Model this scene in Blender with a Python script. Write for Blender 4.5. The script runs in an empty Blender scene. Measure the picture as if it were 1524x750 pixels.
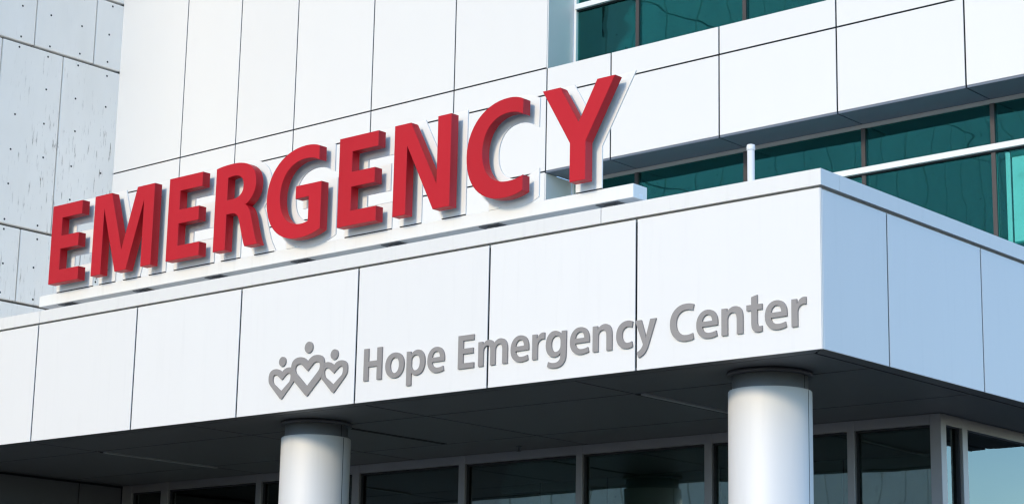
import bpy, bmesh, math, random
from mathutils import Vector, Matrix
random.seed(7)
SC = bpy.context.scene
COL = SC.collection

# ------------------------------------------------------------------ camera
YAW, PITCH, ROLL = -0.716684657, 0.222710034, 0.0200897544
CAM = Vector((9.6745, -15.3321, 1.6))
fwd = Vector((math.sin(YAW)*math.cos(PITCH), math.cos(YAW)*math.cos(PITCH), math.sin(PITCH)))
rgt = Vector((math.cos(YAW), -math.sin(YAW), 0))
upv = rgt.cross(fwd)
r2 = math.cos(ROLL)*rgt + math.sin(ROLL)*upv
u2 = -math.sin(ROLL)*rgt + math.cos(ROLL)*upv
cd = bpy.data.cameras.new('camera'); cam = bpy.data.objects.new('camera', cd); COL.objects.link(cam)
cd.sensor_width = 36.0; cd.sensor_fit = 'HORIZONTAL'
cd.lens = 36.0*3044.0/1524.0
cd.clip_start = 0.1; cd.clip_end = 3000
cam.matrix_world = Matrix(((r2.x, u2.x, -fwd.x, CAM.x), (r2.y, u2.y, -fwd.y, CAM.y), (r2.z, u2.z, -fwd.z, CAM.z), (0, 0, 0, 1)))
SC.camera = cam

# ------------------------------------------------------------------ world and sun
SUN_EL, SUN_AZ = math.radians(24), math.radians(-88.5)        # azimuth as an angle from +X in the ground plane
sx, sy = math.cos(SUN_AZ), math.sin(SUN_AZ)
w = bpy.data.worlds.new('World'); SC.world = w; w.use_nodes = True
nt = w.node_tree
sky = nt.nodes.new('ShaderNodeTexSky'); sky.sky_type = 'NISHITA'; sky.sun_disc = False
sky.sun_elevation = SUN_EL; sky.sun_rotation = math.atan2(sx, sy)
sky.air_density = 1.0; sky.dust_density = 0.0; sky.ozone_density = 3.6
nt.links.new(sky.outputs[0], nt.nodes['Background'].inputs[0])
nt.nodes['Background'].inputs[1].default_value = 0.15
sl = bpy.data.lights.new('sun', 'SUN'); sun = bpy.data.objects.new('sun', sl); COL.objects.link(sun)
sl.energy = 1.05; sl.angle = math.radians(10.0); sl.color = (1.0, 0.82, 0.56)
sdir = Vector((sx*math.cos(SUN_EL), sy*math.cos(SUN_EL), math.sin(SUN_EL)))
sun.rotation_euler = sdir.to_track_quat('Z', 'Y').to_euler(); sun.location = (0, -30, 40)

vs = SC.view_settings
vs.view_transform = 'Standard'; vs.look = 'None'; vs.gamma = 1.0; vs.use_curve_mapping = False
vs.exposure = 1.2
SC.cycles.filter_width = 1.3; SC.cycles.max_bounces = 10; SC.cycles.transparent_max_bounces = 12

# ------------------------------------------------------------------ materials
def nodes(m): m.use_nodes = True; return m.node_tree.nodes, m.node_tree.links, m.node_tree.nodes['Principled BSDF']

def panel_mat(name, col, rough=0.35, vary=0.03, bump=0.0, metallic=0.0, streak=0.0, coat=0.0, grain=0.0, spec=0.5):
    m = bpy.data.materials.new(name); n, l, p = nodes(m)
    p.inputs['Roughness'].default_value = rough; p.inputs['Metallic'].default_value = metallic; p.inputs['Specular IOR Level'].default_value = spec
    p.inputs['Coat Weight'].default_value = coat; p.inputs['Coat Roughness'].default_value = 0.12
    tc = n.new('ShaderNodeTexCoord'); oi = n.new('ShaderNodeObjectInfo')
    geo = n.new('ShaderNodeNewGeometry')
    mp = n.new('ShaderNodeMapping'); mp.inputs['Scale'].default_value = (1.3, 1.3, 0.22)
    l.new(geo.outputs['Position'], mp.inputs[0])
    no = n.new('ShaderNodeTexNoise'); no.inputs['Scale'].default_value = 2.2; no.inputs['Detail'].default_value = 6
    l.new(mp.outputs[0], no.inputs['Vector'])
    a = n.new('ShaderNodeMath'); a.operation = 'MULTIPLY_ADD'; a.inputs[1].default_value = vary; a.inputs[2].default_value = 1-vary*0.5
    l.new(no.outputs['Fac'], a.inputs[0])
    b = n.new('ShaderNodeMath'); b.operation = 'MULTIPLY_ADD'; b.inputs[1].default_value = vary; b.inputs[2].default_value = 1-vary*0.5
    l.new(oi.outputs['Random'], b.inputs[0])
    c = n.new('ShaderNodeMath'); c.operation = 'MULTIPLY'; l.new(a.outputs[0], c.inputs[0]); l.new(b.outputs[0], c.inputs[1])
    last = c.outputs[0]
    if streak:
        mp2 = n.new('ShaderNodeMapping'); mp2.inputs['Scale'].default_value = (9, 9, 0.6); l.new(geo.outputs['Position'], mp2.inputs[0])
        n2 = n.new('ShaderNodeTexNoise'); n2.inputs['Scale'].default_value = 1.6; n2.inputs['Detail'].default_value = 8; l.new(mp2.outputs[0], n2.inputs['Vector'])
        r = n.new('ShaderNodeMapRange'); r.inputs[1].default_value = 0.55; r.inputs[2].default_value = 0.8; r.inputs[3].default_value = 1.0; r.inputs[4].default_value = 1-streak
        l.new(n2.outputs['Fac'], r.inputs[0])
        d = n.new('ShaderNodeMath'); d.operation = 'MULTIPLY'; l.new(last, d.inputs[0]); l.new(r.outputs[0], d.inputs[1]); last = d.outputs[0]
    mx = n.new('ShaderNodeVectorMath'); mx.operation = 'SCALE'; mx.inputs[0].default_value = col[:3]
    l.new(last, mx.inputs['Scale']); l.new(mx.outputs[0], p.inputs['Base Color'])
    if bump or grain:
        bn = n.new('ShaderNodeTexNoise'); bn.inputs['Scale'].default_value = 420 if grain else 1.1; bn.inputs['Detail'].default_value = 2
        l.new(geo.outputs['Position'], bn.inputs['Vector'])
        bb = n.new('ShaderNodeBump'); bb.inputs['Strength'].default_value = grain or bump; bb.inputs['Distance'].default_value = 0.002 if grain else 0.05
        l.new(bn.outputs['Fac'], bb.inputs['Height']); l.new(bb.outputs[0], p.inputs['Normal'])
    return m

def concrete_mat():
    m = bpy.data.materials.new('white_concrete'); n, l, p = nodes(m); p.inputs['Roughness'].default_value = 0.8
    geo = n.new('ShaderNodeNewGeometry'); oi = n.new('ShaderNodeObjectInfo')
    def noise(scale, sc, detail=8, rough=0.6):
        mp = n.new('ShaderNodeMapping'); mp.inputs['Scale'].default_value = sc; l.new(geo.outputs['Position'], mp.inputs[0])
        t = n.new('ShaderNodeTexNoise'); t.inputs['Scale'].default_value = scale; t.inputs['Detail'].default_value = detail; t.inputs['Roughness'].default_value = rough
        l.new(mp.outputs[0], t.inputs['Vector']); return t.outputs['Fac']
    def rng(v, a, b, c, d):
        r = n.new('ShaderNodeMapRange'); r.inputs[1].default_value = a; r.inputs[2].default_value = b; r.inputs[3].default_value = c; r.inputs[4].default_value = d
        l.new(v, r.inputs[0]); return r.outputs[0]
    def mul(a, b):
        q = n.new('ShaderNodeMath'); q.operation = 'MULTIPLY'; l.new(a, q.inputs[0]); l.new(b, q.inputs[1]); return q.outputs[0]
    def mixc(f, c1, c2):
        q = n.new('ShaderNodeMix'); q.data_type = 'RGBA'; l.new(f, q.inputs[0])
        if isinstance(c1, tuple): q.inputs[6].default_value = c1
        else: l.new(c1, q.inputs[6])
        q.inputs[7].default_value = c2; return q.outputs[2]
    base = mixc(rng(noise(1.2, (1, 1, 0.4)), 0.3, 0.7, 0, 1), (0.93, 0.885, 0.81, 1), (0.86, 0.815, 0.74, 1))
    # short vertical rust and dirt flecks, gathered in patches
    fl = rng(noise(1.0, (26, 26, 2.6), 5, 0.7), 0.585, 0.67, 0, 1)
    patch = rng(noise(0.9, (1, 1, 0.7), 3), 0.42, 0.57, 0, 1)
    sep = n.new('ShaderNodeSeparateXYZ'); l.new(geo.outputs['Position'], sep.inputs[0])
    low = rng(sep.outputs['Z'], 13.2, 11.6, 0.05, 1.0)
    f1 = mul(mul(fl, patch), low)
    c = mixc(mul(f1, rng(noise(5, (1, 1, 1)), 0.3, 0.6, 0.3, 1.0)), base, (0.15, 0.10, 0.06, 1))
    f2 = mul(rng(noise(1.0, (34, 34, 1.6), 6, 0.7), 0.66, 0.80, 0, 0.4), low)
    c = mixc(f2, c, (0.33, 0.32, 0.29, 1))
    l.new(c, p.inputs['Base Color'])
    bn = n.new('ShaderNodeBump'); bn.inputs['Strength'].default_value = 0.25; bn.inputs['Distance'].default_value = 0.004
    l.new(noise(30, (1, 1, 0.3)), bn.inputs['Height']); l.new(bn.outputs[0], p.inputs['Normal'])
    return m

def glass_mat(name, refl, trans, fac, wave=0.012, wscale=(1.2, 1.2, 0.45)):
    m = bpy.data.materials.new(name); m.use_nodes = True; n, l = m.node_tree.nodes, m.node_tree.links
    n.remove(n['Principled BSDF']); out = n['Material Output']
    geo = n.new('ShaderNodeNewGeometry'); mp = n.new('ShaderNodeMapping'); mp.inputs['Scale'].default_value = wscale
    l.new(geo.outputs['Position'], mp.inputs[0])
    no = n.new('ShaderNodeTexNoise'); no.inputs['Scale'].default_value = 1.6; no.inputs['Detail'].default_value = 0.5; l.new(mp.outputs[0], no.inputs['Vector'])
    b = n.new('ShaderNodeBump'); b.inputs['Strength'].default_value = 1.0; b.inputs['Distance'].default_value = wave; l.new(no.outputs['Fac'], b.inputs['Height'])
    g = n.new('ShaderNodeBsdfGlossy'); g.inputs['Color'].default_value = refl; g.inputs['Roughness'].default_value = 0.015; l.new(b.outputs[0], g.inputs['Normal'])
    t = n.new('ShaderNodeBsdfTransparent'); t.inputs['Color'].default_value = trans
    fr = n.new('ShaderNodeFresnel'); fr.inputs['IOR'].default_value = 1.5
    ad = n.new('ShaderNodeMath'); ad.operation = 'ADD'; ad.inputs[1].default_value = fac; ad.use_clamp = True; l.new(fr.outputs[0], ad.inputs[0])
    mx = n.new('ShaderNodeMixShader'); l.new(ad.outputs[0], mx.inputs[0]); l.new(t.outputs[0], mx.inputs[1]); l.new(g.outputs[0], mx.inputs[2])
    l.new(mx.outputs[0], out.inputs['Surface']); return m

def glow_mat(name, col, st):
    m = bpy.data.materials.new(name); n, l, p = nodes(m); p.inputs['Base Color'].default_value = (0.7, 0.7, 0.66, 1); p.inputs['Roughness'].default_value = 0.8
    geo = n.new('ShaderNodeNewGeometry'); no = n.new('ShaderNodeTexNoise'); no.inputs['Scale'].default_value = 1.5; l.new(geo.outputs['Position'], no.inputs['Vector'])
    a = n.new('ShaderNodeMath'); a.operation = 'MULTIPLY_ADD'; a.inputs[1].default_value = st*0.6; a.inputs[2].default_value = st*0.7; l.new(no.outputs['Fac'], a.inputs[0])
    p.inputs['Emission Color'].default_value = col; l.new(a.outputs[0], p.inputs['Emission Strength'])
    return m

def ground_mat(name, c1, c2, scale):
    m = bpy.data.materials.new(name); n, l, p = nodes(m); p.inputs['Roughness'].default_value = 0.9
    geo = n.new('ShaderNodeNewGeometry'); no = n.new('ShaderNodeTexNoise'); no.inputs['Scale'].default_value = scale; no.inputs['Detail'].default_value = 8
    l.new(geo.outputs['Position'], no.inputs['Vector'])
    r = n.new('ShaderNodeValToRGB'); r.color_ramp.elements[0].color = c1; r.color_ramp.elements[1].color = c2
    r.color_ramp.elements[0].position = 0.3; r.color_ramp.elements[1].position = 0.7
    l.new(no.outputs['Fac'], r.inputs[0]); l.new(r.outputs[0], p.inputs['Base Color'])
    return m

M = {
 'white': panel_mat('white_aluminium_panel', (0.82, 0.80, 0.78), 0.42, 0.025, bump=0.05, streak=0.03),
 'coping': panel_mat('white_coping_metal', (0.80, 0.78, 0.75), 0.4, 0.03, streak=0.05),
 'wall': panel_mat('white_wall_panel', (0.765, 0.745, 0.72), 0.45, 0.02, bump=0.04),
 'joint': panel_mat('dark_joint_backing', (0.018, 0.02, 0.024), 0.8, 0.1),
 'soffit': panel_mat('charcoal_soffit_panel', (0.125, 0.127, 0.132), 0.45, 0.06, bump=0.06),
 'slot': panel_mat('black_light_slot', (0.012, 0.012, 0.013), 0.6, 0.1),
 'slot_trim': panel_mat('grey_slot_trim', (0.36, 0.36, 0.35), 0.4, 0.05),
 'shaded_soffit': panel_mat('shade_toned_soffit_panel', (0.13, 0.155, 0.20), 0.45, 0.05),  # white panels underneath; their shade is put into this blue-grey colour
 'frame': panel_mat('grey_anodised_frame', (0.27, 0.265, 0.275), 0.38, 0.06, metallic=0.35),
 'mullion': panel_mat('bronze_mullion', (0.055, 0.045, 0.043), 0.45, 0.1),
 'transom': panel_mat('white_transom_metal', (0.80, 0.80, 0.79), 0.4, 0.03),
 'red': panel_mat('red_painted_metal', (0.51, 0.011, 0.020), 0.44, 0.16, grain=0.15, spec=0.28),
 'letter_back': panel_mat('grey_letter_back', (0.10, 0.105, 0.11), 0.6, 0.05),
 'backer': panel_mat('cream_backing_panel', (0.83, 0.82, 0.78), 0.5, 0.04),
 'beam': panel_mat('cream_steel_beam', (0.83, 0.82, 0.78), 0.45, 0.05, streak=0.06),
 'bracket': panel_mat('grey_steel_bracket', (0.10, 0.105, 0.11), 0.5, 0.1),
 'letter': panel_mat('grey_brushed_letter', (0.30, 0.276, 0.264), 0.5, 0.06, metallic=0.0, grain=0.08),
 'column': panel_mat('silver_column_cover', (0.72, 0.71, 0.70), 0.6, 0.07, metallic=0.14, spec=0.4, streak=0.05),
 'collar': panel_mat('grey_collar_metal', (0.22, 0.23, 0.25), 0.4, 0.05, metallic=0.4),
 'ring': panel_mat('dark_column_ring', (0.10, 0.10, 0.11), 0.5, 0.05),
 'concrete': concrete_mat(),
 'groove': panel_mat('concrete_groove', (0.14, 0.13, 0.11), 0.9, 0.2),
 'hole': panel_mat('dark_tie_hole', (0.03, 0.03, 0.03), 0.9, 0.2),
 'glass': glass_mat('teal_window_glass', (0.18, 0.68, 0.62, 1), (0.30, 0.70, 0.68, 1), 0.15, 0.006, (0.5, 0.5, 1.1)),
 'store_glass': glass_mat('grey_green_shop_glass', (0.62, 0.72, 0.68, 1), (0.45, 0.56, 0.55, 1), 0.16, 0.004, (0.5, 0.5, 1.0)),
 'entry': panel_mat('charcoal_entry_panel', (0.10, 0.10, 0.105), 0.5, 0.06),
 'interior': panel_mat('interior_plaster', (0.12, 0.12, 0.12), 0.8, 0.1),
 'blind': panel_mat('white_blind_fabric', (0.80, 0.80, 0.74), 0.8, 0.05),
 'glow_blind': glow_mat('glowing_blind', (1.0, 0.72, 0.74, 1), 0.72),  # emission stands in for light through the blind; pinkish against the glass tint
 'green_blind': glow_mat('green_glowing_blind', (0.80, 1.0, 0.45, 1), 0.35),  # glow put into the fabric, nothing lights it from behind
 'pipe': panel_mat('white_pipe', (0.80, 0.80, 0.80), 0.35, 0.05),
 'sticker': panel_mat('white_sticker', (0.85, 0.85, 0.85), 0.5, 0.02),
 'roof': panel_mat('white_roof_membrane', (0.70, 0.69, 0.66), 0.9, 0.15),
 'asphalt': ground_mat('asphalt', (0.035, 0.035, 0.036, 1), (0.065, 0.063, 0.06, 1), 6),
 'paving': ground_mat('concrete_paving', (0.22, 0.21, 0.20, 1), (0.30, 0.29, 0.27, 1), 3),
}

# ------------------------------------------------------------------ helpers
def link(o, parent=None):
    COL.objects.link(o)
    if parent: o.parent = parent
    return o
def thing(name, label, cat, group=None, loc=(0, 0, 0)):
    o = bpy.data.objects.new(name, None); o.empty_display_size = 0.2; link(o); o.location = loc
    o['label'] = label; o['category'] = cat
    if group: o['group'] = group
    return o
def tag(o, label, cat, group=None):
    o['label'] = label; o['category'] = cat
    if group: o['group'] = group
    return o
def place(o, parent):
    """parent without moving: things sit at unrotated empties"""
    if parent:
        o.parent = parent
        off = Vector(parent.location)
        pp = parent.parent
        while pp: off += Vector(pp.location); pp = pp.parent
        o.location = Vector(o.location) - off
    return o
_boxes = {}
def box(name, lo, hi, mat, parent=None, bevel=0.0):
    lo = Vector(lo); hi = Vector(hi); s = hi-lo; c = (lo+hi)/2
    key = (round(s.x, 4), round(s.y, 4), round(s.z, 4), mat, bevel)
    me = _boxes.get(key)
    if me is None:
        bm = bmesh.new(); bmesh.ops.create_cube(bm, size=1.0)
        for v in bm.verts: v.co = Vector((v.co.x*s.x, v.co.y*s.y, v.co.z*s.z))
        if bevel: bmesh.ops.bevel(bm, geom=bm.edges[:], offset=bevel, segments=1, affect='EDGES')
        me = bpy.data.meshes.new(name); bm.to_mesh(me); bm.free(); me.materials.append(M[mat]); _boxes[key] = me
    o = bpy.data.objects.new(name, me); COL.objects.link(o); o.location = c
    return place(o, parent)
def mesh_obj(name, verts, faces, mat, parent=None, smooth=False):
    me = bpy.data.meshes.new(name); me.from_pydata(verts, [], faces); me.materials.append(M[mat])
    bm = bmesh.new(); bm.from_mesh(me); bmesh.ops.recalc_face_normals(bm, faces=bm.faces[:]); bm.to_mesh(me); bm.free()
    if smooth:
        for p in me.polygons: p.use_smooth = True
    o = bpy.data.objects.new(name, me); COL.objects.link(o)
    return place(o, parent)
def prism(name, poly, axis, a, b, mat, parent=None):
    """poly in the two other axes, extruded from a to b along axis"""
    def P(q, t):
        return (t, q[0], q[1]) if axis == 0 else (q[0], t, q[1]) if axis == 1 else (q[0], q[1], t)
    n = len(poly)
    vs_ = [P(q, a) for q in poly]+[P(q, b) for q in poly]
    fs = [tuple(range(n)), tuple(range(2*n-1, n-1, -1))]+[(i, (i+1) % n, n+(i+1) % n, n+i) for i in range(n)]
    return mesh_obj(name, vs_, fs, mat, parent)
def lathe(name, prof, cx, cy, mat, parent=None, seg=96):
    vs_ = []; fs = []
    for (r, z) in prof:
        for k in range(seg):
            t = 2*math.pi*k/seg; vs_.append((r*math.cos(t), r*math.sin(t), z))
    for i in range(len(prof)-1):
        for k in range(seg):
            fs.append((i*seg+k, i*seg+(k+1) % seg, (i+1)*seg+(k+1) % seg, (i+1)*seg+k))
    o = mesh_obj(name, vs_, fs, mat, None, False)
    me = o.data
    for p in me.polygons: p.use_smooth = abs(p.normal.z) < 0.5
    o.location = (cx, cy, 0)
    return place(o, parent)

# outlines: tuples of 2 are corners, tuples of 6 are cubic curve pieces
def flat(path, n=14):
    pts = []
    for q in path:
        if len(q) == 2: pts.append(Vector(q))
        else:
            p0 = pts[-1]; p1, p2, p3 = Vector(q[0:2]), Vector(q[2:4]), Vector(q[4:6])
            for i in range(1, n+1):
                t = i/n; pts.append((1-t)**3*p0+3*t*(1-t)**2*p1+3*t*t*(1-t)*p2+t**3*p3)
    out = []
    for p in pts:
        if not out or (p-out[-1]).length > 1e-4: out.append(p)
    if (out[0]-out[-1]).length < 1e-4: out.pop()
    return out
def area(p): return 0.5*sum(p[i].x*p[(i+1) % len(p)].y-p[(i+1) % len(p)].x*p[i].y for i in range(len(p)))
def dist_poly(q, p):
    best = 1e9
    for i in range(len(p)):
        a, b = p[i], p[(i+1) % len(p)]; d = b-a; t = max(0, min(1, (q-a).dot(d)/max(d.length_squared, 1e-12)))
        best = min(best, (a+t*d-q).length)
    return best
def offset(p, d):
    """grow a closed outline by d (shrink for d<0)"""
    if area(p) < 0: p = p[::-1]
    n = len(p); out = []
    for i in range(n):
        a, b, c = p[i-1], p[i], p[(i+1) % n]
        d1 = (b-a).normalized(); d2 = (c-b).normalized()
        n1 = Vector((d1.y, -d1.x)); n2 = Vector((d2.y, -d2.x))
        k = 1+n1.dot(n2)
        m = (n1+n2)*(d/max(k, 0.05))
        if m.length > 5*abs(d)+0.2: m = m.normalized()*(5*abs(d)+0.2)
        q = b+m
        if dist_poly(q, p) > abs(d)*0.97: out.append(q)
    return out
def solid(name, outer, holes, x0, z0, yf, yb, mat, parent=None, bevel=0.0):
    """flat shape in the XZ plane with its front at yf and back at yb"""
    cu = bpy.data.curves.new(name, 'CURVE'); cu.dimensions = '2D'; cu.fill_mode = 'BOTH'
    cu.extrude = (yb-yf)/2-bevel; cu.bevel_depth = bevel; cu.bevel_resolution = 0; cu.offset = -bevel
    for k, lp in enumerate([outer]+holes):
        ccw = area(lp) > 0
        if ccw != (k == 0): lp = lp[::-1]
        sp = cu.splines.new('POLY'); sp.points.add(len(lp)-1)
        for i, q in enumerate(lp): sp.points[i].co = (q.x, q.y, 0, 1)
        sp.use_cyclic_u = True
    tmp = bpy.data.objects.new('tmp', cu); COL.objects.link(tmp)
    dg = bpy.context.evaluated_depsgraph_get(); dg.update()
    me = bpy.data.meshes.new_from_object(tmp.evaluated_get(dg)); me.name = name
    bpy.data.objects.remove(tmp); bpy.data.curves.remove(cu)
    # curve x,y,z -> world x, z, -y
    me.transform(Matrix(((1, 0, 0, 0), (0, 0, -1, 0), (0, 1, 0, 0), (0, 0, 0, 1))))
    me.materials.clear(); me.materials.append(M[mat])
    bm = bmesh.new(); bm.from_mesh(me); bmesh.ops.remove_doubles(bm, verts=bm.verts[:], dist=1e-5)
    bmesh.ops.recalc_face_normals(bm, faces=bm.faces[:]); bm.to_mesh(me); bm.free()
    for p in me.polygons: p.use_smooth = False
    o = bpy.data.objects.new(name, me); COL.objects.link(o); o.location = (x0, (yf+yb)/2, z0)
    return place(o, parent)

# ------------------------------------------------------------------ ground
g = mesh_obj('ground', [(-600, -600, 0), (600, -600, 0), (600, 600, 0), (-600, 600, 0)], [(0, 1, 2, 3)], 'asphalt'); g['kind'] = 'structure'
sw = box('sidewalk', (-19.4, -0.6, -0.05), (1.2, 7.0, 0.13), 'paving'); sw['kind'] = 'structure'
kb = box('kerb', (-19.4, -0.75, -0.05), (1.2, -0.602, 0.135), 'paving'); kb['kind'] = 'structure'

# ------------------------------------------------------------------ concrete wing on the left
XC = -19.43
wing = thing('concrete_building', 'pale precast concrete wing with rust flecks, tie holes and staggered panel joints', 'building', loc=(XC-0.5, -8, 0))
box('core', (-31, -42, 0), (XC-0.10, 15, 26.7), 'groove', wing)
rows = [(0.13, 0.46), (0.46, 3.755), (3.755, 5.06), (5.06, 8.355), (8.355, 9.67), (9.67, 12.965), (12.965, 14.27), (14.27, 17.565), (17.565, 18.87), (18.87, 22.165), (22.165, 23.47), (23.47, 26.765)]
GH, GV = 0.044, 0.02
holes_v, holes_f = [], []
far_boxes = []
def hole(y, z):
    n = 8; b = len(holes_v); r = 0.02
    for k in range(n):
        t = 2*math.pi*k/n; holes_v.append((XC+0.0015, y+r*math.cos(t), z+r*math.sin(t)))
    holes_f.append(tuple(range(b, b+n)))
for ri, (z0, z1) in enumerate(rows):
    ph = 5.106 if ri % 2 == 0 else 4.444          # rows are staggered by half a panel
    y = ph-1.3*36
    while y < 7.0:
        a, b = max(y, -42), min(y+1.3, 7.0)
        if b-a > 0.05:
            gv = GV if y > -6.2 else 0.055
            lo, hi = (XC-0.12, a+gv/2, z0+GH/2), (XC, b-gv/2 if b < 6.99 else 7.03, z1-GH/2)
            if y > -6.2: box('concrete_panel', lo, hi, 'concrete', wing, bevel=0.012)
            elif ri % 2 == 1: far_boxes.append((lo, (hi[0], hi[1], hi[2]+1.305)))
        y += 1.3
    nz = 2 if z1-z0 < 2 else 5 if z1-z0 < 3.2 else 6
    for k in range(-60, 4):
        yy = 4.78+0.652*k
        if yy < -40 or yy > 6.9 or z1-z0 < 1: continue
        if z1-z0 < 2: zs = [z0+0.11, z0+0.655, z1-0.11]
        else: zs = [z1-0.12-0.612*j for j in range(6)]
        for zq in zs: hole(yy+random.uniform(-.03, .03), zq+random.uniform(-.03, .03)) if random.random() > .06 else None
fv, ff = [], []
for lo, hi in far_boxes:
    b0 = len(fv)
    fv += [(x, y, z) for x in (lo[0], hi[0]) for y in (lo[1], hi[1]) for z in (lo[2], hi[2])]
    ff += [tuple(b0+i for i in q) for q in ((0, 1, 3, 2), (4, 6, 7, 5), (0, 4, 5, 1), (2, 3, 7, 6), (0, 2, 6, 4), (1, 5, 7, 3))]
fp = mesh_obj('far_concrete_panels', fv, ff, 'concrete', wing); fp['kind'] = 'stuff'
ho = mesh_obj('tie_holes', holes_v, holes_f, 'hole', wing); ho['kind'] = 'stuff'

# ------------------------------------------------------------------ main white building (front plane y = 7)
YW = 7.0; YG = 7.66; XEND = -0.8
bld = thing('hospital_building', 'white panel clad hospital building with teal ribbon windows behind the canopy', 'building', loc=(-9, 7.5, 0))
ZT, ZM, ZBm = 11.044, 10.622, 9.443; TOP = 19.0
XW = [XC, -17.565, -16.115, -14.67, -12.856, -11.044, -9.16]
J = 0.012
def wpan(x0, x1, z0, z1, nm='wall_panel', x_l=None):
    box(nm, (x0+(J if x0 > XC+.01 else 0.001), YW, z0+J), (x1-J, YW+0.014, z1-J), 'wall', bld, bevel=0.002)
for i in range(len(XW)-1):
    x0, x1 = XW[i], XW[i+1]
    for z0, z1 in ((0.1, 4.72), (4.72, 6.9), (6.9, ZBm), (ZBm, ZM), (ZM, ZT), (ZT, 15.6), (15.6, TOP)):
        wpan(x0, x1, z0, z1)
box('backing', (XC, YW+0.035, 0), (-9.19, YW+0.3, TOP), 'joint', bld)
XS = [-9.16, -7.945, -6.035, -4.135, -2.245, XEND]
for i in range(len(XS)-1):
    x0, x1 = XS[i], XS[i+1]
    wpan(x0, x1, ZM, ZT, 'spandrel_panel'); wpan(x0, x1, ZBm, ZM, 'spandrel_panel')
    wpan(x0, x1, 17.4, TOP, 'spandrel_panel')
    # underside of the band
    box('soffit_panel', (x0+J if x0 > -9 else -9.157, YW+0.006, ZBm-0.02), (x1-J, YW+0.615, ZBm+0.0105), 'shaded_soffit', bld)
    # low band and ground storey, behind the canopy
    wpan(x0, x1, 4.9, 6.9, 'spandrel_panel'); wpan(x0, x1, 0.1, 4.9, 'wall_panel')
box('slab', (-9.16, YW+0.035, ZBm+0.015), (XEND-0.02, 14.8, ZT-0.03), 'joint', bld)
box('slab', (-9.16, YW+0.035, 17.42), (XEND-0.02, 14.8, TOP-0.1), 'joint', bld)
box('slab', (-9.16, YW+0.035, 0.0), (XEND-0.02, 14.8, 6.88), 'joint', bld)
box('roof', (XC, YW+0.05, TOP+0.01), (XEND, 15, TOP+0.3), 'roof', bld)
# end wall on the right, left window jamb
box('end_wall_backing', (XEND-0.015, YW+0.06, 0.05), (XEND+0.005, 15, TOP), 'joint', bld)
box('corner_panel', (XEND+0.001, YW+0.002, 0.1), (XEND+0.028, YW+0.058, TOP), 'wall', bld)
for k in range(5):
    for z0, z1 in ((0.1, 4.9), (4.9, 6.9), (6.9, ZBm), (ZBm, ZM), (ZM, ZT), (ZT, 15.6), (15.6, TOP)):
        box('wall_panel', (XEND+0.014, YW+0.062+1.585*k+J, z0+J), (XEND+0.028, YW+0.062+1.585*(k+1)-J, z1-J), 'wall', bld)
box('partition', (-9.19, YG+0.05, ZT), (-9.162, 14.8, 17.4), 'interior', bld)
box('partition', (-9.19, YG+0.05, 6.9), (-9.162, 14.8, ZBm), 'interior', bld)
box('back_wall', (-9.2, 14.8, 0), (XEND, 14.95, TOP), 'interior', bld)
box('jamb_panel', (-9.185, YW+0.015, ZT+0.0), (-9.158, YG-0.045, 17.4), 'wall', bld)
box('jamb_panel', (-9.185, YW+0.015, 6.9), (-9.158, YG-0.045, ZBm-0.025), 'wall', bld)
for zs, ze, zt in ((ZT-0.03, 17.4, 12.11), (6.9, ZBm-0.02, 8.735)):
    # jamb frame and head frame
    for i, xm in enumerate((-9.13, -7.95, -6.035, -4.13, -2.225, XEND-0.06)):
        mw = 0.03 if i else 0.022
        win = box('mullion', (xm-mw, YG-0.035 if i else YG-0.05, zs), (xm+mw, YG+0.06, ze), 'mullion' if i else 'transom', bld)
    xs = (-9.108, -7.98, -7.92, -6.065, -6.005, -4.16, -4.10, -2.255, -2.195, XEND-0.09)
    for k in range(0, 10, 2):
        for (a, b) in ((zs, zt), (zt+0.08, ze)):
            box('window_pane', (xs[k], YG, a), (xs[k+1], YG+0.012, b), 'glass', bld).rotation_euler = (random.uniform(-.003, .003), 0, random.uniform(-.004, .004))
    box('transom', (-9.107, YG-0.09, zt), (XEND-0.09, YG-0.037, zt+0.078), 'transom', bld)
    box('transom_gasket', (-9.107, YG-0.036, zt-0.018), (XEND-0.09, YG-0.003, zt+0.07), 'joint', bld)
box('head_frame', (-9.108, YG-0.04, ZBm-0.075), (XEND-0.09, YG-0.036+0.03, ZBm-0.022), 'slot_trim', bld)
# interior blinds, put in with emission for the bright patches in the glass
b1 = thing('roller_blind', 'pale roller blind with added glow, lowered inside the lower right window', 'blind', loc=(-1.2, YG+0.16, 7.5))
box('fabric', (-2.06, YG+0.150, 7.56), (-0.92, YG+0.156, 8.66), 'glow_blind', b1); box('tube', (-2.06, YG+0.13, 8.66), (-0.92, YG+0.19, 8.73), 'blind', b1)
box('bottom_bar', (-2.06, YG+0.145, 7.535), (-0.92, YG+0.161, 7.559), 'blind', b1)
box('side_channel', (-2.135, YG+0.12, 6.95), (-2.095, YG+0.17, 8.73), 'glow_blind', b1)
b2 = thing('roller_blind', 'narrow pale blind with added glow inside the window just above the canopy corner', 'blind', loc=(-4.5, YG+0.16, 7.5))
box('fabric', (-4.90, YG+0.150, 7.60), (-4.165, YG+0.156, 8.64), 'green_blind', b2); box('tube', (-4.90, YG+0.13, 8.64), (-4.165, YG+0.19, 8.71), 'blind', b2)

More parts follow.
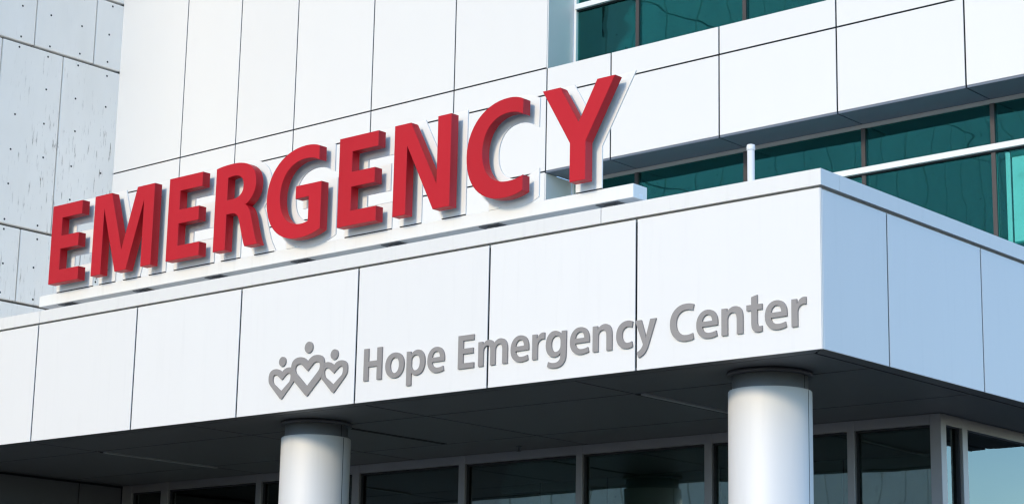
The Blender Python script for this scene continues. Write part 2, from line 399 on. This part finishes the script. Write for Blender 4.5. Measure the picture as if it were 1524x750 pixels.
b3 = thing('roller_blind', 'pale roller blind with added glow inside the upper window beside the white wall', 'blind', loc=(-8.3, YG+0.16, 12.2))
box('fabric', (-8.60, YG+0.150, 12.24), (-7.99, YG+0.156, 14.2), 'glow_blind', b3); box('tube', (-8.60, YG+0.13, 14.2), (-7.99, YG+0.19, 14.27), 'blind', b3)
box('bottom_bar', (-8.60, YG+0.145, 12.215), (-7.99, YG+0.161, 12.239), 'blind', b3); box('side_channel', (-8.67, YG+0.12, 12.2), (-8.63, YG+0.17, 14.27), 'glow_blind', b3)

# ------------------------------------------------------------------ entrance canopy
ZS = 4.834          # underside
ZC0, ZC1 = 6.335, 6.489
can = thing('entrance_canopy', 'white panelled hospital entrance canopy with charcoal soffit over two round columns', 'canopy', loc=(-6, 2, ZS))
JX = [-19.38, -17.4, -15.46, -13.54, -11.623, -9.662, -7.785, -5.888, -3.984, -2.087, 0.0]
JW = 0.0125
for i in range(len(JX)-1):
    x0 = JX[i]+JW; x1 = JX[i+1]-JW if i < len(JX)-2 else -0.006
    box('fascia_panel', (x0, 0.0, ZS), (x1, 0.012, ZC0-0.02), 'white', can, bevel=0.0015)
JY = [0.0, 1.16, 2.99, 4.82, 6.65, 7.0]
for i in range(len(JY)-1):
    y0 = JY[i]+(JW if i else 0.0335); y1 = JY[i+1]-JW
    box('fascia_panel', (-0.012, y0, ZS+0.0015), (0.0, y1, ZC0-0.03), 'white', can, bevel=0.002)
box('corner_trim', (-0.028, 0.0125, ZS+0.002), (-0.0015, 0.0325, ZC0-0.022), 'coping', can)
box('core', (-19.38, 0.034, ZS+0.03), (-0.034, 6.98, 6.30), 'joint', can)
box('roof_deck', (-19.38, 0.05, 6.302), (-0.05, 6.98, 6.34), 'roof', can)
# coping: front lengths and side length
for a, b in ((-19.38, -11.594), (-11.587, -2.520), (-2.513, 0.018)):
    box('coping', (a, -0.018, ZC0), (b, 0.30, ZC1), 'coping', can, bevel=0.002)
box('coping', (-0.30, 0.3015, ZC0+0.001), (0.018, 6.98, ZC1), 'coping', can)
# soffit
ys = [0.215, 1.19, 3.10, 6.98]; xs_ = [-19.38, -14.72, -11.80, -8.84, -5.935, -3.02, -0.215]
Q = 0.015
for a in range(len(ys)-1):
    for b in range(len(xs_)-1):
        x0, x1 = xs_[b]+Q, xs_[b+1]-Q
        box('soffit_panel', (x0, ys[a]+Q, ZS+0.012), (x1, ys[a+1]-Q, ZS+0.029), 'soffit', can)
# perimeter trim with a mitre at the corner
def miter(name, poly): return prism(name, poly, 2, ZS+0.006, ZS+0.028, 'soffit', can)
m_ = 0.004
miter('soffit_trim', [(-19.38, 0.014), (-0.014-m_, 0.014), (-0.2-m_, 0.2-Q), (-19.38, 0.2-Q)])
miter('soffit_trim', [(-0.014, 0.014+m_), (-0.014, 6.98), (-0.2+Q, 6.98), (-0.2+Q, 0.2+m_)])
# linear slots in the soffit
for x, y0, y1 in ((-2.99, 1.22, 2.95), (-7.38, 1.32, 3.06), (-11.80, 1.25, 3.16)):
    s_ = box('light_slot', (x-0.035, y0, ZS+0.004), (x+0.035, y1, ZS+0.0118), 'slot', can)
    if x != -7.38: box('slot_trim', (x+0.036, y0, ZS-0.008), (x+0.096, y1, ZS+0.0116), 'slot_trim', can)
# two columns
def column(cx, cy, label):
    c = thing('canopy_column', label, 'column', 'round columns under the canopy', (cx, cy, 0.13))
    R0 = 0.40
    lathe('shaft', [(R0, 0.30), (R0, 4.655), (R0-0.006, 4.664), (R0-0.045, 4.666)], cx, cy, 'column', c, 128)
    lathe('collar', [(0.3625, 4.62), (0.3625, 4.802), (0.30, 4.806)], cx, cy, 'collar', c, 128)
    lathe('ring', [(0.33, 4.803), (0.41, 4.803), (0.41, 4.838), (0.33, 4.838)], cx, cy, 'ring', c, 96)
    lathe('base', [(0.0, 0.13), (0.44, 0.13), (0.44, 0.29), (0.40, 0.31), (0.0, 0.31)], cx, cy, 'column', c, 96)
    t = math.radians(7.5)                         # vertical joint of the two cover halves
    for r, z0, z1 in ((0.4004, 0.32, 4.654), (0.3629, 4.668, 4.80)):
        s = box('seam', (-0.0015, -0.004, z0), (0.0015, 0.004, z1), 'joint')
        s.rotation_euler = (0, 0, t); s.location = (cx+r*math.cos(t), cy+r*math.sin(t), (z0+z1)/2); place(s, c)
    return c
column(-1.16, 0.90, 'silver round column at the canopy corner')
column(-7.40, 0.90, 'silver round column below the hearts emblem')
# sprinkler head
sp = thing('sprinkler_head', 'tiny sprinkler head hanging from the soffit near the glass front', 'sprinkler', loc=(-6.75, 3.72, ZS))
lathe('stem', [(0.0, ZS+0.013), (0.035, ZS+0.012), (0.035, ZS-0.002), (0.012, ZS-0.004), (0.012, ZS-0.05), (0.0, ZS-0.05)], -6.75, 3.72, 'bracket', sp, 16)
lathe('deflector', [(0.0, ZS-0.05), (0.03, ZS-0.051), (0.03, ZS-0.056), (0.0, ZS-0.056)], -6.75, 3.72, 'bracket', sp, 12)
# vent pipe on the roof
vp = thing('vent_pipe', 'white vent pipe standing on the canopy roof', 'pipe', loc=(-2.79, 3.0, 6.34))
lathe('pipe', [(0.041, 6.34), (0.041, 7.80), (0.0, 7.80)], -2.79, 3.0, 'pipe', vp, 32)
lathe('cap', [(0.0, 7.80), (0.046, 7.80), (0.048, 7.806), (0.048, 7.84), (0.044, 7.862), (0.02, 7.87), (0.0, 7.87)], -2.79, 3.0, 'pipe', vp, 32)

# ------------------------------------------------------------------ glass front under the canopy
YF = 4.03; XF = -1.08
sf = thing('glass_storefront', 'dark framed glass entrance front under the canopy', 'storefront', loc=(-8, 4.1, 0.13))
H0 = 4.728
mull = [(-14.84, -14.62), (-13.945, -13.78), (-11.88, -11.77), (-9.965, -9.83), (-8.03, -7.92), (-6.09, -5.99), (-4.17, -4.065), (-2.245, -2.15), (-1.215, XF)]
for a, b in mull[:-1]: box('mullion', (a, YF, 0.13), (b, YF+0.12, ZS+0.008), 'frame', sf, bevel=0.003)
box('corner_post', (-1.215, YF, 0.13), (XF, YF+0.115, ZS+0.008), 'frame', sf, bevel=0.004)
for i in range(len(mull)-1):
    x0, x1 = mull[i][1]+0.001, mull[i+1][0]-0.001
    box('header', (x0, YF+0.003, H0), (x1, YF+0.115, ZS+0.007), 'frame', sf)
    box('head_stop', (x0, YF+0.035, H0-0.022), (x1, YF+0.07, H0-0.001), 'joint', sf)
    box('glass_pane', (x0, YF+0.075, 0.25), (x1, YF+0.085, H0-0.001), 'store_glass', sf).rotation_euler = (random.uniform(-.0012, .0012), 0, random.uniform(-.004, .004))
    box('sill', (x0, YF+0.002, 0.13), (x1, YF+0.115, 0.25), 'frame', sf)
    box('side_stop', (x0, YF+0.04, 0.25), (x0+0.018, YF+0.074, H0-0.023), 'joint', sf)
sm = [(YF+0.116, 4.150), (4.50, 4.61), (6.2, 6.31)]
box('mullion', (XF-0.12, 4.50, 0.13), (XF, 4.61, ZS+0.008), 'frame', sf, bevel=0.003)
box('mullion', (XF-0.12, 6.60, 0.13), (XF, 6.995, ZS+0.008), 'frame', sf, bevel=0.003)
for y0, y1 in ((YF+0.116, 4.499), (4.611, 6.599)):
    box('header', (XF-0.115, y0, H0), (XF-0.003, y1, ZS+0.007), 'frame', sf)
    box('glass_pane', (XF-0.085, y0, 0.25), (XF-0.075, y1, H0-0.001), 'store_glass', sf)
    box('sill', (XF-0.115, y0, 0.13), (XF-0.003, y1, 0.25), 'frame', sf)
    box('side_stop', (XF-0.074, y1-0.03, 0.25), (XF-0.04, y1, H0-0.001), 'joint', sf)
box('floor_plate', (-14.8, YF+0.13, 0.131), (XF-0.13, 6.98, 0.14), 'interior', sf)
ew = thing('entry_side_wall', 'charcoal panel wall closing the left end under the canopy', 'wall', loc=(-15.5, 2, 0.13))
XE = -14.85
box('core', (-19.38, 0.35, 0.13), (XE-0.05, 6.98, ZS+0.004), 'joint', ew)
for y0, y1 in ((0.35, 1.80), (1.80, 3.24), (3.24, YF-0.002)):
    for z0, z1 in ((0.13, 2.5), (2.5, ZS-0.02)):
        box('wall_panel', (XE-0.04, y0+0.012, z0+0.01), (XE, y1-0.012, z1-0.006), 'entry', ew)
for x0 in (-19.36, -17.85, -16.35):
    box('wall_panel', (x0+0.01, 0.31, 0.14), (x0+1.49, 0.348, ZS-0.02), 'entry', ew)

# ------------------------------------------------------------------ EMERGENCY sign
SB = 6.855; YL0, YL1 = 0.10, 0.217; YP0, YP1 = 0.288, 0.303
sign = thing('emergency_sign', 'large red block letters reading EMERGENCY on cream beam along the canopy roof edge', 'sign', loc=(-7.2, 0.4, 6.49))
BT, BB = 6.785, 6.642
beam = box('beam', (-12.06, 0.296, BB), (-2.36, 0.525, BT), 'beam', sign, bevel=0.004)
def G_E(): return [(0, 0), (0, 1.025), (.61, 1.025), (.61, .848), (.208, .848), (.208, .613), (.57, .613), (.57, .44), (.208, .44), (.208, .168), (.605, .168), (.605, 0)], []
def G_M(): return [(0, 0), (0, 1.025), (.33, 1.025), (.5825, .265), (.835, 1.025), (1.165, 1.025), (1.165, 0), (.972, 0), (.972, .84), (.69, 0), (.475, 0), (.193, .84), (.193, 0)], []
def G_N(): return [(0, 0), (0, 1.025), (.243, 1.025), (.646, .275), (.646, 1.025), (.842, 1.025), (.842, 0), (.6, 0), (.194, .77), (.194, 0)], []
def G_Y(): return [(.371, 0), (.371, .41), (0, 1.025), (.234, 1.025), (.482, .615), (.718, 1.025), (.947, 1.025), (.575, .40), (.575, 0)], []
def G_R(): return ([(0, 0), (0, 1.012), (.08, 1.027, .17, 1.035, .29, 1.035), (.56, 1.035, .71, .94, .71, .745), (.71, .62, .625, .535, .54, .503), (.60, .47, .635, .40, .66, .31), (.70, .17, .745, .05, .776, 0),
    (.555, 0), (.53, .04, .49, .16, .455, .28), (.425, .385, .39, .425, .30, .425), (.213, .425), (.213, 0)],
    [[(.213, .868), (.24, .876, .28, .88, .32, .88), (.43, .88, .492, .83, .492, .74), (.492, .65, .42, .60, .31, .60), (.213, .60)]])
def G_G(): return [(.852, 1.012), (.80, 1.036, .72, 1.05, .63, 1.05), (.27, 1.05, 0, .83, 0, .49), (0, .17, .22, -.028, .56, -.028), (.70, -.028, .82, 0, .906, .038), (.906, .587), (.487, .587), (.487, .437), (.704, .437), (.704, .155),
    (.67, .143, .63, .135, .585, .135), (.37, .135, .225, .27, .225, .495), (.225, .74, .39, .893, .635, .893), (.73, .893, .80, .87, .854, .845)], []
def G_C(): return [(.783, 1.0), (.73, 1.03, .66, 1.047, .575, 1.047), (.25, 1.047, 0, .83, 0, .495), (0, .17, .21, -.028, .54, -.028), (.65, -.028, .74, -.005, .79, .02), (.79, .183), (.73, .158, .66, .145, .585, .145),
    (.36, .145, .222, .285, .222, .505), (.222, .745, .375, .883, .585, .883), (.665, .883, .73, .862, .78, .836)], []
BIG = [(G_E, -11.630), (G_M, -10.763), (G_E, -9.315), (G_R, -8.457), (G_G, -7.550), (G_E, -6.370), (G_N, -5.511), (G_C, -4.438), (G_Y, -3.395)]
GAP = {G_E: [(-.065, .67)], G_M: [(-.065, .255), (.41, .755), (.91, 1.23)], G_N: [(-.065, .255), (.56, .905)], G_Y: [(.305, .64)], G_R: [(-.065, .275), (.52, .86)]}
for fn, x in BIG:
    o_, hs = fn()
    op = flat(o_); hp = [flat(h) for h in hs]
    lt = solid('letter', op, hp, x, SB, YL0, YL1, 'red', sign, bevel=0.003)
    lt.data.materials.append(M['letter_back'])
    for p in lt.data.polygons:
        if p.normal.y > 0.9: p.material_index = 1          # sheet metal back of the channel letter
    bo = offset(op, 0.068); bh = [offset(h, -0.06) for h in hp]
    bo = [Vector((q.x, max(q.y, BT+0.010-SB))) if fn not in (G_G, G_C) else q for q in bo]
    bk = solid('backing_panel', bo, bh, x, SB, YP0, YP1, 'backer', lt)
    if fn in (G_G, G_C): # round letters stand on a short stub
        box('stub', (x+0.16, YP0+0.003, BT+0.001), (x+0.30, YP1+0.05, SB+0.06), 'backer', lt)
    for ga, gb in GAP.get(fn, ()):
        box('shadow_gap_strip', (x+ga, YP0+0.004, BT), (x+gb, YP1-0.002, BT+0.0098), 'joint', lt)  # dark strip painted in for the shadow gap between backing and beam
    # stand-off studs between letter and backing
    zs_ = {G_E: [(.1, .1), (.1, .93), (.45, .53), (.5, .08)], G_M: [(.1, .1), (1.07, .1), (.1, .9), (1.07, .9)], G_N: [(.1, .1), (.1, .9), (.74, .9), (.74, .15)], G_Y: [(.47, .1), (.47, .4)], G_R: [(.1, .1), (.1, .9), (.6, .2)], G_G: [(.1, .5), (.8, .3), (.75, .95)], G_C: [(.1, .5), (.7, .95), (.7, .08)]}[fn]
    for dx, dz in zs_:
        box('standoff', (x+dx-.008, YL1-0.004, SB+dz-.008), (x+dx+.008, YP0+0.002, SB+dz+.008), 'bracket', lt)
for x in (-11.55, -10.05, -8.7, -7.2, -5.75, -4.3, -2.72):
    box('bracket', (x-0.05, 0.36, ZC1-0.15), (x+0.05, 0.46, BB-0.012), 'bracket', sign)
    box('bracket_plate', (x-0.14, 0.325, BB-0.0115), (x+0.14, 0.50, BB-0.0005), 'bracket', sign)
st = box('sticker', (-2.3595, 0.395, 6.655), (-2.358, 0.455, 6.70), 'sticker', sign)

# ------------------------------------------------------------------ HOPE EMERGENCY CENTER lettering
TB = 5.06
EL = [(0, 0), (0, .345), (.216, .345), (.216, .290), (.069, .290), (.069, .207), (.206, .207), (.206, .152), (.069, .152), (.069, .055), (.218, .055), (.218, 0)]
gl = {
 'H': (.27, [(0, 0), (0, .347), (.07, .347), (.07, .208), (.199, .208), (.199, .347), (.27, .347), (.27, 0), (.199, 0), (.199, .148), (.07, .148), (.07, 0)], []),
 'o': (.274, [(.137, -.006), (.06, -.006, 0, .045, 0, .13), (0, .213, .058, .266, .14, .266), (.218, .266, .274, .213, .274, .132), (.274, .043, .212, -.006, .137, -.006)], [[(.138, .046), (.175, .046, .202, .08, .202, .13), (.202, .175, .18, .214, .138, .214), (.094, .214, .072, .173, .072, .13), (.072, .082, .096, .046, .138, .046)]]),
 'p': (.263, [(0, -.107), (0, .254), (.058, .254), (.063, .215), (.085, .248, .12, .264, .158, .264), (.22, .264, .263, .21, .263, .133), (.263, .045, .212, -.005, .145, -.005), (.112, -.005, .085, .007, .069, .028), (.069, -.107)], [[(.069, .15), (.069, .19, .095, .212, .128, .212), (.17, .212, .193, .178, .193, .131), (.193, .08, .17, .047, .128, .047), (.095, .047, .069, .073, .069, .105)]]),
 'e': (.24, [(.238, .110), (.066, .108), (.068, .068, .102, .046, .148, .046), (.178, .046, .2, .051, .222, .059), (.232, .012), (.206, .001, .172, -.006, .136, -.006), (.05, -.006, 0, .046, 0, .127), (0, .207, .05, .266, .127, .266), (.206, .266, .24, .205, .24, .138), (.24, .126, .239, .117, .238, .110)], [[(.065, .156), (.178, .156), (.178, .182, .167, .22, .124, .22), (.085, .22, .068, .185, .065, .156)]]),
 'E': (.216, EL, []),
 'm': (.393, [(0, 0), (0, .253), (.057, .253), (.06, .217), (.075, .24, .10, .264, .142, .264), (.175, .264, .2, .247, .211, .219), (.232, .247, .262, .264, .297, .264), (.355, .264, .393, .225, .393, .15), (.393, 0), (.326, 0), (.326, .14), (.326, .185, .313, .208, .282, .208), (.25, .208, .23, .183, .23, .15), (.23, 0), (.163, 0), (.163, .145), (.163, .185, .15, .208, .12, .208), (.088, .208, .067, .18, .067, .15), (.067, 0)], []),
 'n': (.237, [(0, 0), (0, .253), (.058, .253), (.061, .216), (.078, .242, .107, .264, .15, .264), (.205, .264, .237, .225, .237, .15), (.237, 0), (.17, 0), (.17, .14), (.17, .183, .155, .208, .122, .208), (.09, .208, .067, .182, .067, .148), (.067, 0)], []),
 'r': (.159, [(0, 0), (0, .253), (.058, .253), (.061, .2), (.075, .24, .108, .264, .142, .264), (.159, .262), (.159, .196), (.15, .198, .145, .199, .135, .199), (.095, .199, .067, .172, .067, .13), (.067, 0)], []),
 'g': (.26, [(.26, .254), (.202, .254), (.199, .216), (.18, .246, .15, .264, .112, .264), (.05, .264, 0, .212, 0, .125), (0, .05, .045, 0, .107, 0), (.143, 0, .173, .015, .19, .037), (.19, .015), (.19, -.035, .16, -.058, .112, -.058), (.08, -.058, .052, -.05, .033, -.04), (.02, -.09), (.045, -.103, .08, -.11, .115, -.11), (.205, -.11, .258, -.07, .258, .03)], [[(.19, .115), (.19, .075, .165, .05, .13, .05), (.093, .05, .07, .08, .07, .128), (.07, .18, .095, .212, .132, .212), (.168, .212, .19, .185, .19, .15)]]),
 'c': (.2, [(.2, .25), (.188, .196), (.175, .203, .16, .208, .14, .208), (.1, .208, .07, .178, .07, .13), (.07, .08, .1, .05, .14, .05), (.16, .05, .175, .054, .188, .06), (.198, .01), (.18, 0, .155, -.006, .126, -.006), (.048, -.006, 0, .048, 0, .126), (0, .21, .058, .266, .138, .266), (.162, .266, .185, .26, .2, .25)], []),
 'y': (.252, [(0, .254), (.074, .254), (.118, .12), (.130, .075), (.142, .12), (.182, .254), (.252, .254), (.165, .02), (.14, -.05, .115, -.09, .04, -.11), (.022, -.055), (.06, -.043, .08, -.022, .092, .002), (.096, .01, .096, .018, .092, .028)], []),
 'C': (.278, [(.278, .337), (.263, .281), (.245, .288, .222, .294, .195, .294), (.125, .294, .072, .25, .072, .172), (.072, .1, .115, .052, .193, .052), (.22, .052, .245, .057, .263, .064), (.274, .01), (.255, .001, .222, -.006, .18, -.006), (.07, -.006, 0, .065, 0, .168), (0, .28, .08, .352, .19, .352), (.23, .352, .262, .346, .278, .337)], []),
 't': (.171, [(.053, .325), (.118, .342), (.118, .254), (.171, .254), (.171, .203), (.118, .203), (.118, .095), (.118, .063, .127, .047, .15, .047), (.158, .047, .164, .048, .170, .05), (.171, .002), (.16, -.003, .145, -.006, .125, -.006), (.075, -.006, .053, .025, .053, .085), (.053, .203), (0, .203), (0, .254), (.053, .254)], []),
}
let = thing('wall_lettering', 'raised grey letters reading Hope Emergency Center on the white fascia', 'lettering', loc=(-3, -0.01, TB))
WORDS = [('H', -5.745, -5.476), ('o', -5.42, -5.146), ('p', -5.108, -4.845), ('e', -4.808, -4.568), ('E', -4.376, -4.16), ('m', -4.097, -3.704), ('e', -3.66, -3.422), ('r', -3.375, -3.216), ('g', -3.198, -2.937), ('e', -2.889, -2.646), ('n', -2.603, -2.366), ('c', -2.313, -2.112), ('y', -2.085, -1.833),
         ('C', -1.67, -1.392), ('e', -1.364, -1.121), ('n', -1.078, -0.839), ('t', -0.799, -0.628), ('e', -0.597, -0.358), ('r', -0.31, -0.155)]
for ch, xa, xb in WORDS:
    wd, o_, hs = gl[ch]; k = (xb-xa)/wd
    sc_ = lambda p: [Vector((q.x*k, q.y)) for q in flat(p, 8)]
    solid('letter', sc_(o_), [sc_(h) for h in hs], xa, TB, -0.020, -0.002, 'letter', let)

# ------------------------------------------------------------------ hearts emblem
emb = thing('hearts_emblem', 'raised grey emblem of three linked hearts with dots beside the lettering', 'emblem', loc=(-6.62, -0.01, 5.2))
def heart(W, zn, zt, zs, zb, xt, k=1.35):
    """half-width W, notch, lobe top, widest height, tip, lobe centre x"""
    h = [(0, zn), (xt*0.16, zn+(zt-zn)*0.30, xt*0.45, zt, xt*1.05, zt), (W*0.86, zt, W, zs+(zt-zs)*0.62, W, zs), (W, zs-(zt-zs)*0.55, W*0.93, zs-(zt-zs)*0.7*k, W*0.82, zs-(zt-zs)*k), (0.018, zb+0.01), (0.006, zb, -0.006, zb, -0.018, zb+0.01)]
    r = [(-W*0.82, zs-(zt-zs)*k), (-W*0.93, zs-(zt-zs)*0.7*k, -W, zs-(zt-zs)*0.55, -W, zs), (-W, zs+(zt-zs)*0.62, -W*0.86, zt, -xt*1.05, zt), (-xt*0.45, zt, -xt*0.16, zn+(zt-zn)*0.30, 0, zn)]
    return flat(h+r, 10)
def heart_in(W, zn, zt, zs, zb, xt):
    h = [(0, zn), (xt*0.72, zt-(zt-zn)*0.16), (xt*0.82, zt-0.004, xt, zt, xt*1.1, zt), (W*0.92, zt, W, zs+(zt-zs)*0.6, W, zs), (W, zs-0.02, W*0.95, zs-0.04, W*0.88, zs-0.055), (0.012, zb+0.008), (0.004, zb, -0.004, zb, -0.012, zb+0.008)]
    r = [(-W*0.88, zs-0.055), (-W*0.95, zs-0.04, -W, zs-0.02, -W, zs), (-W, zs+(zt-zs)*0.6, -W*0.92, zt, -xt*1.1, zt), (-xt, zt, -xt*0.82, zt-0.004, -xt*0.72, zt-(zt-zn)*0.16)]
    return flat(h+r, 10)
Z0 = 4.974
solid('heart', heart(.262, .385, .445, .335, 0, .125), [heart_in(.196, .279, .370, .318, .112, .125)], -6.617, Z0, -0.0215, -0.0015, 'letter', emb)
for cx in (-7.030, -6.205):
    solid('heart', heart(.213, .303, .348, .252, 0, .10, 0.95), [heart_in(.145, .216, .284, .240, .092, .10)], cx, Z0, -0.0195, -0.0025, 'letter', emb)
def disc(r): return [Vector((r*math.cos(2*math.pi*k/40), r*1.0*math.sin(2*math.pi*k/40))) for k in range(40)]
for cx, cz, r in ((-6.612, 5.516, .0635), (-7.029, 5.397, .054), (-6.203, 5.397, .057)):
    solid('dot', disc(r), [], cx, cz, -0.020, -0.002, 'letter', emb)
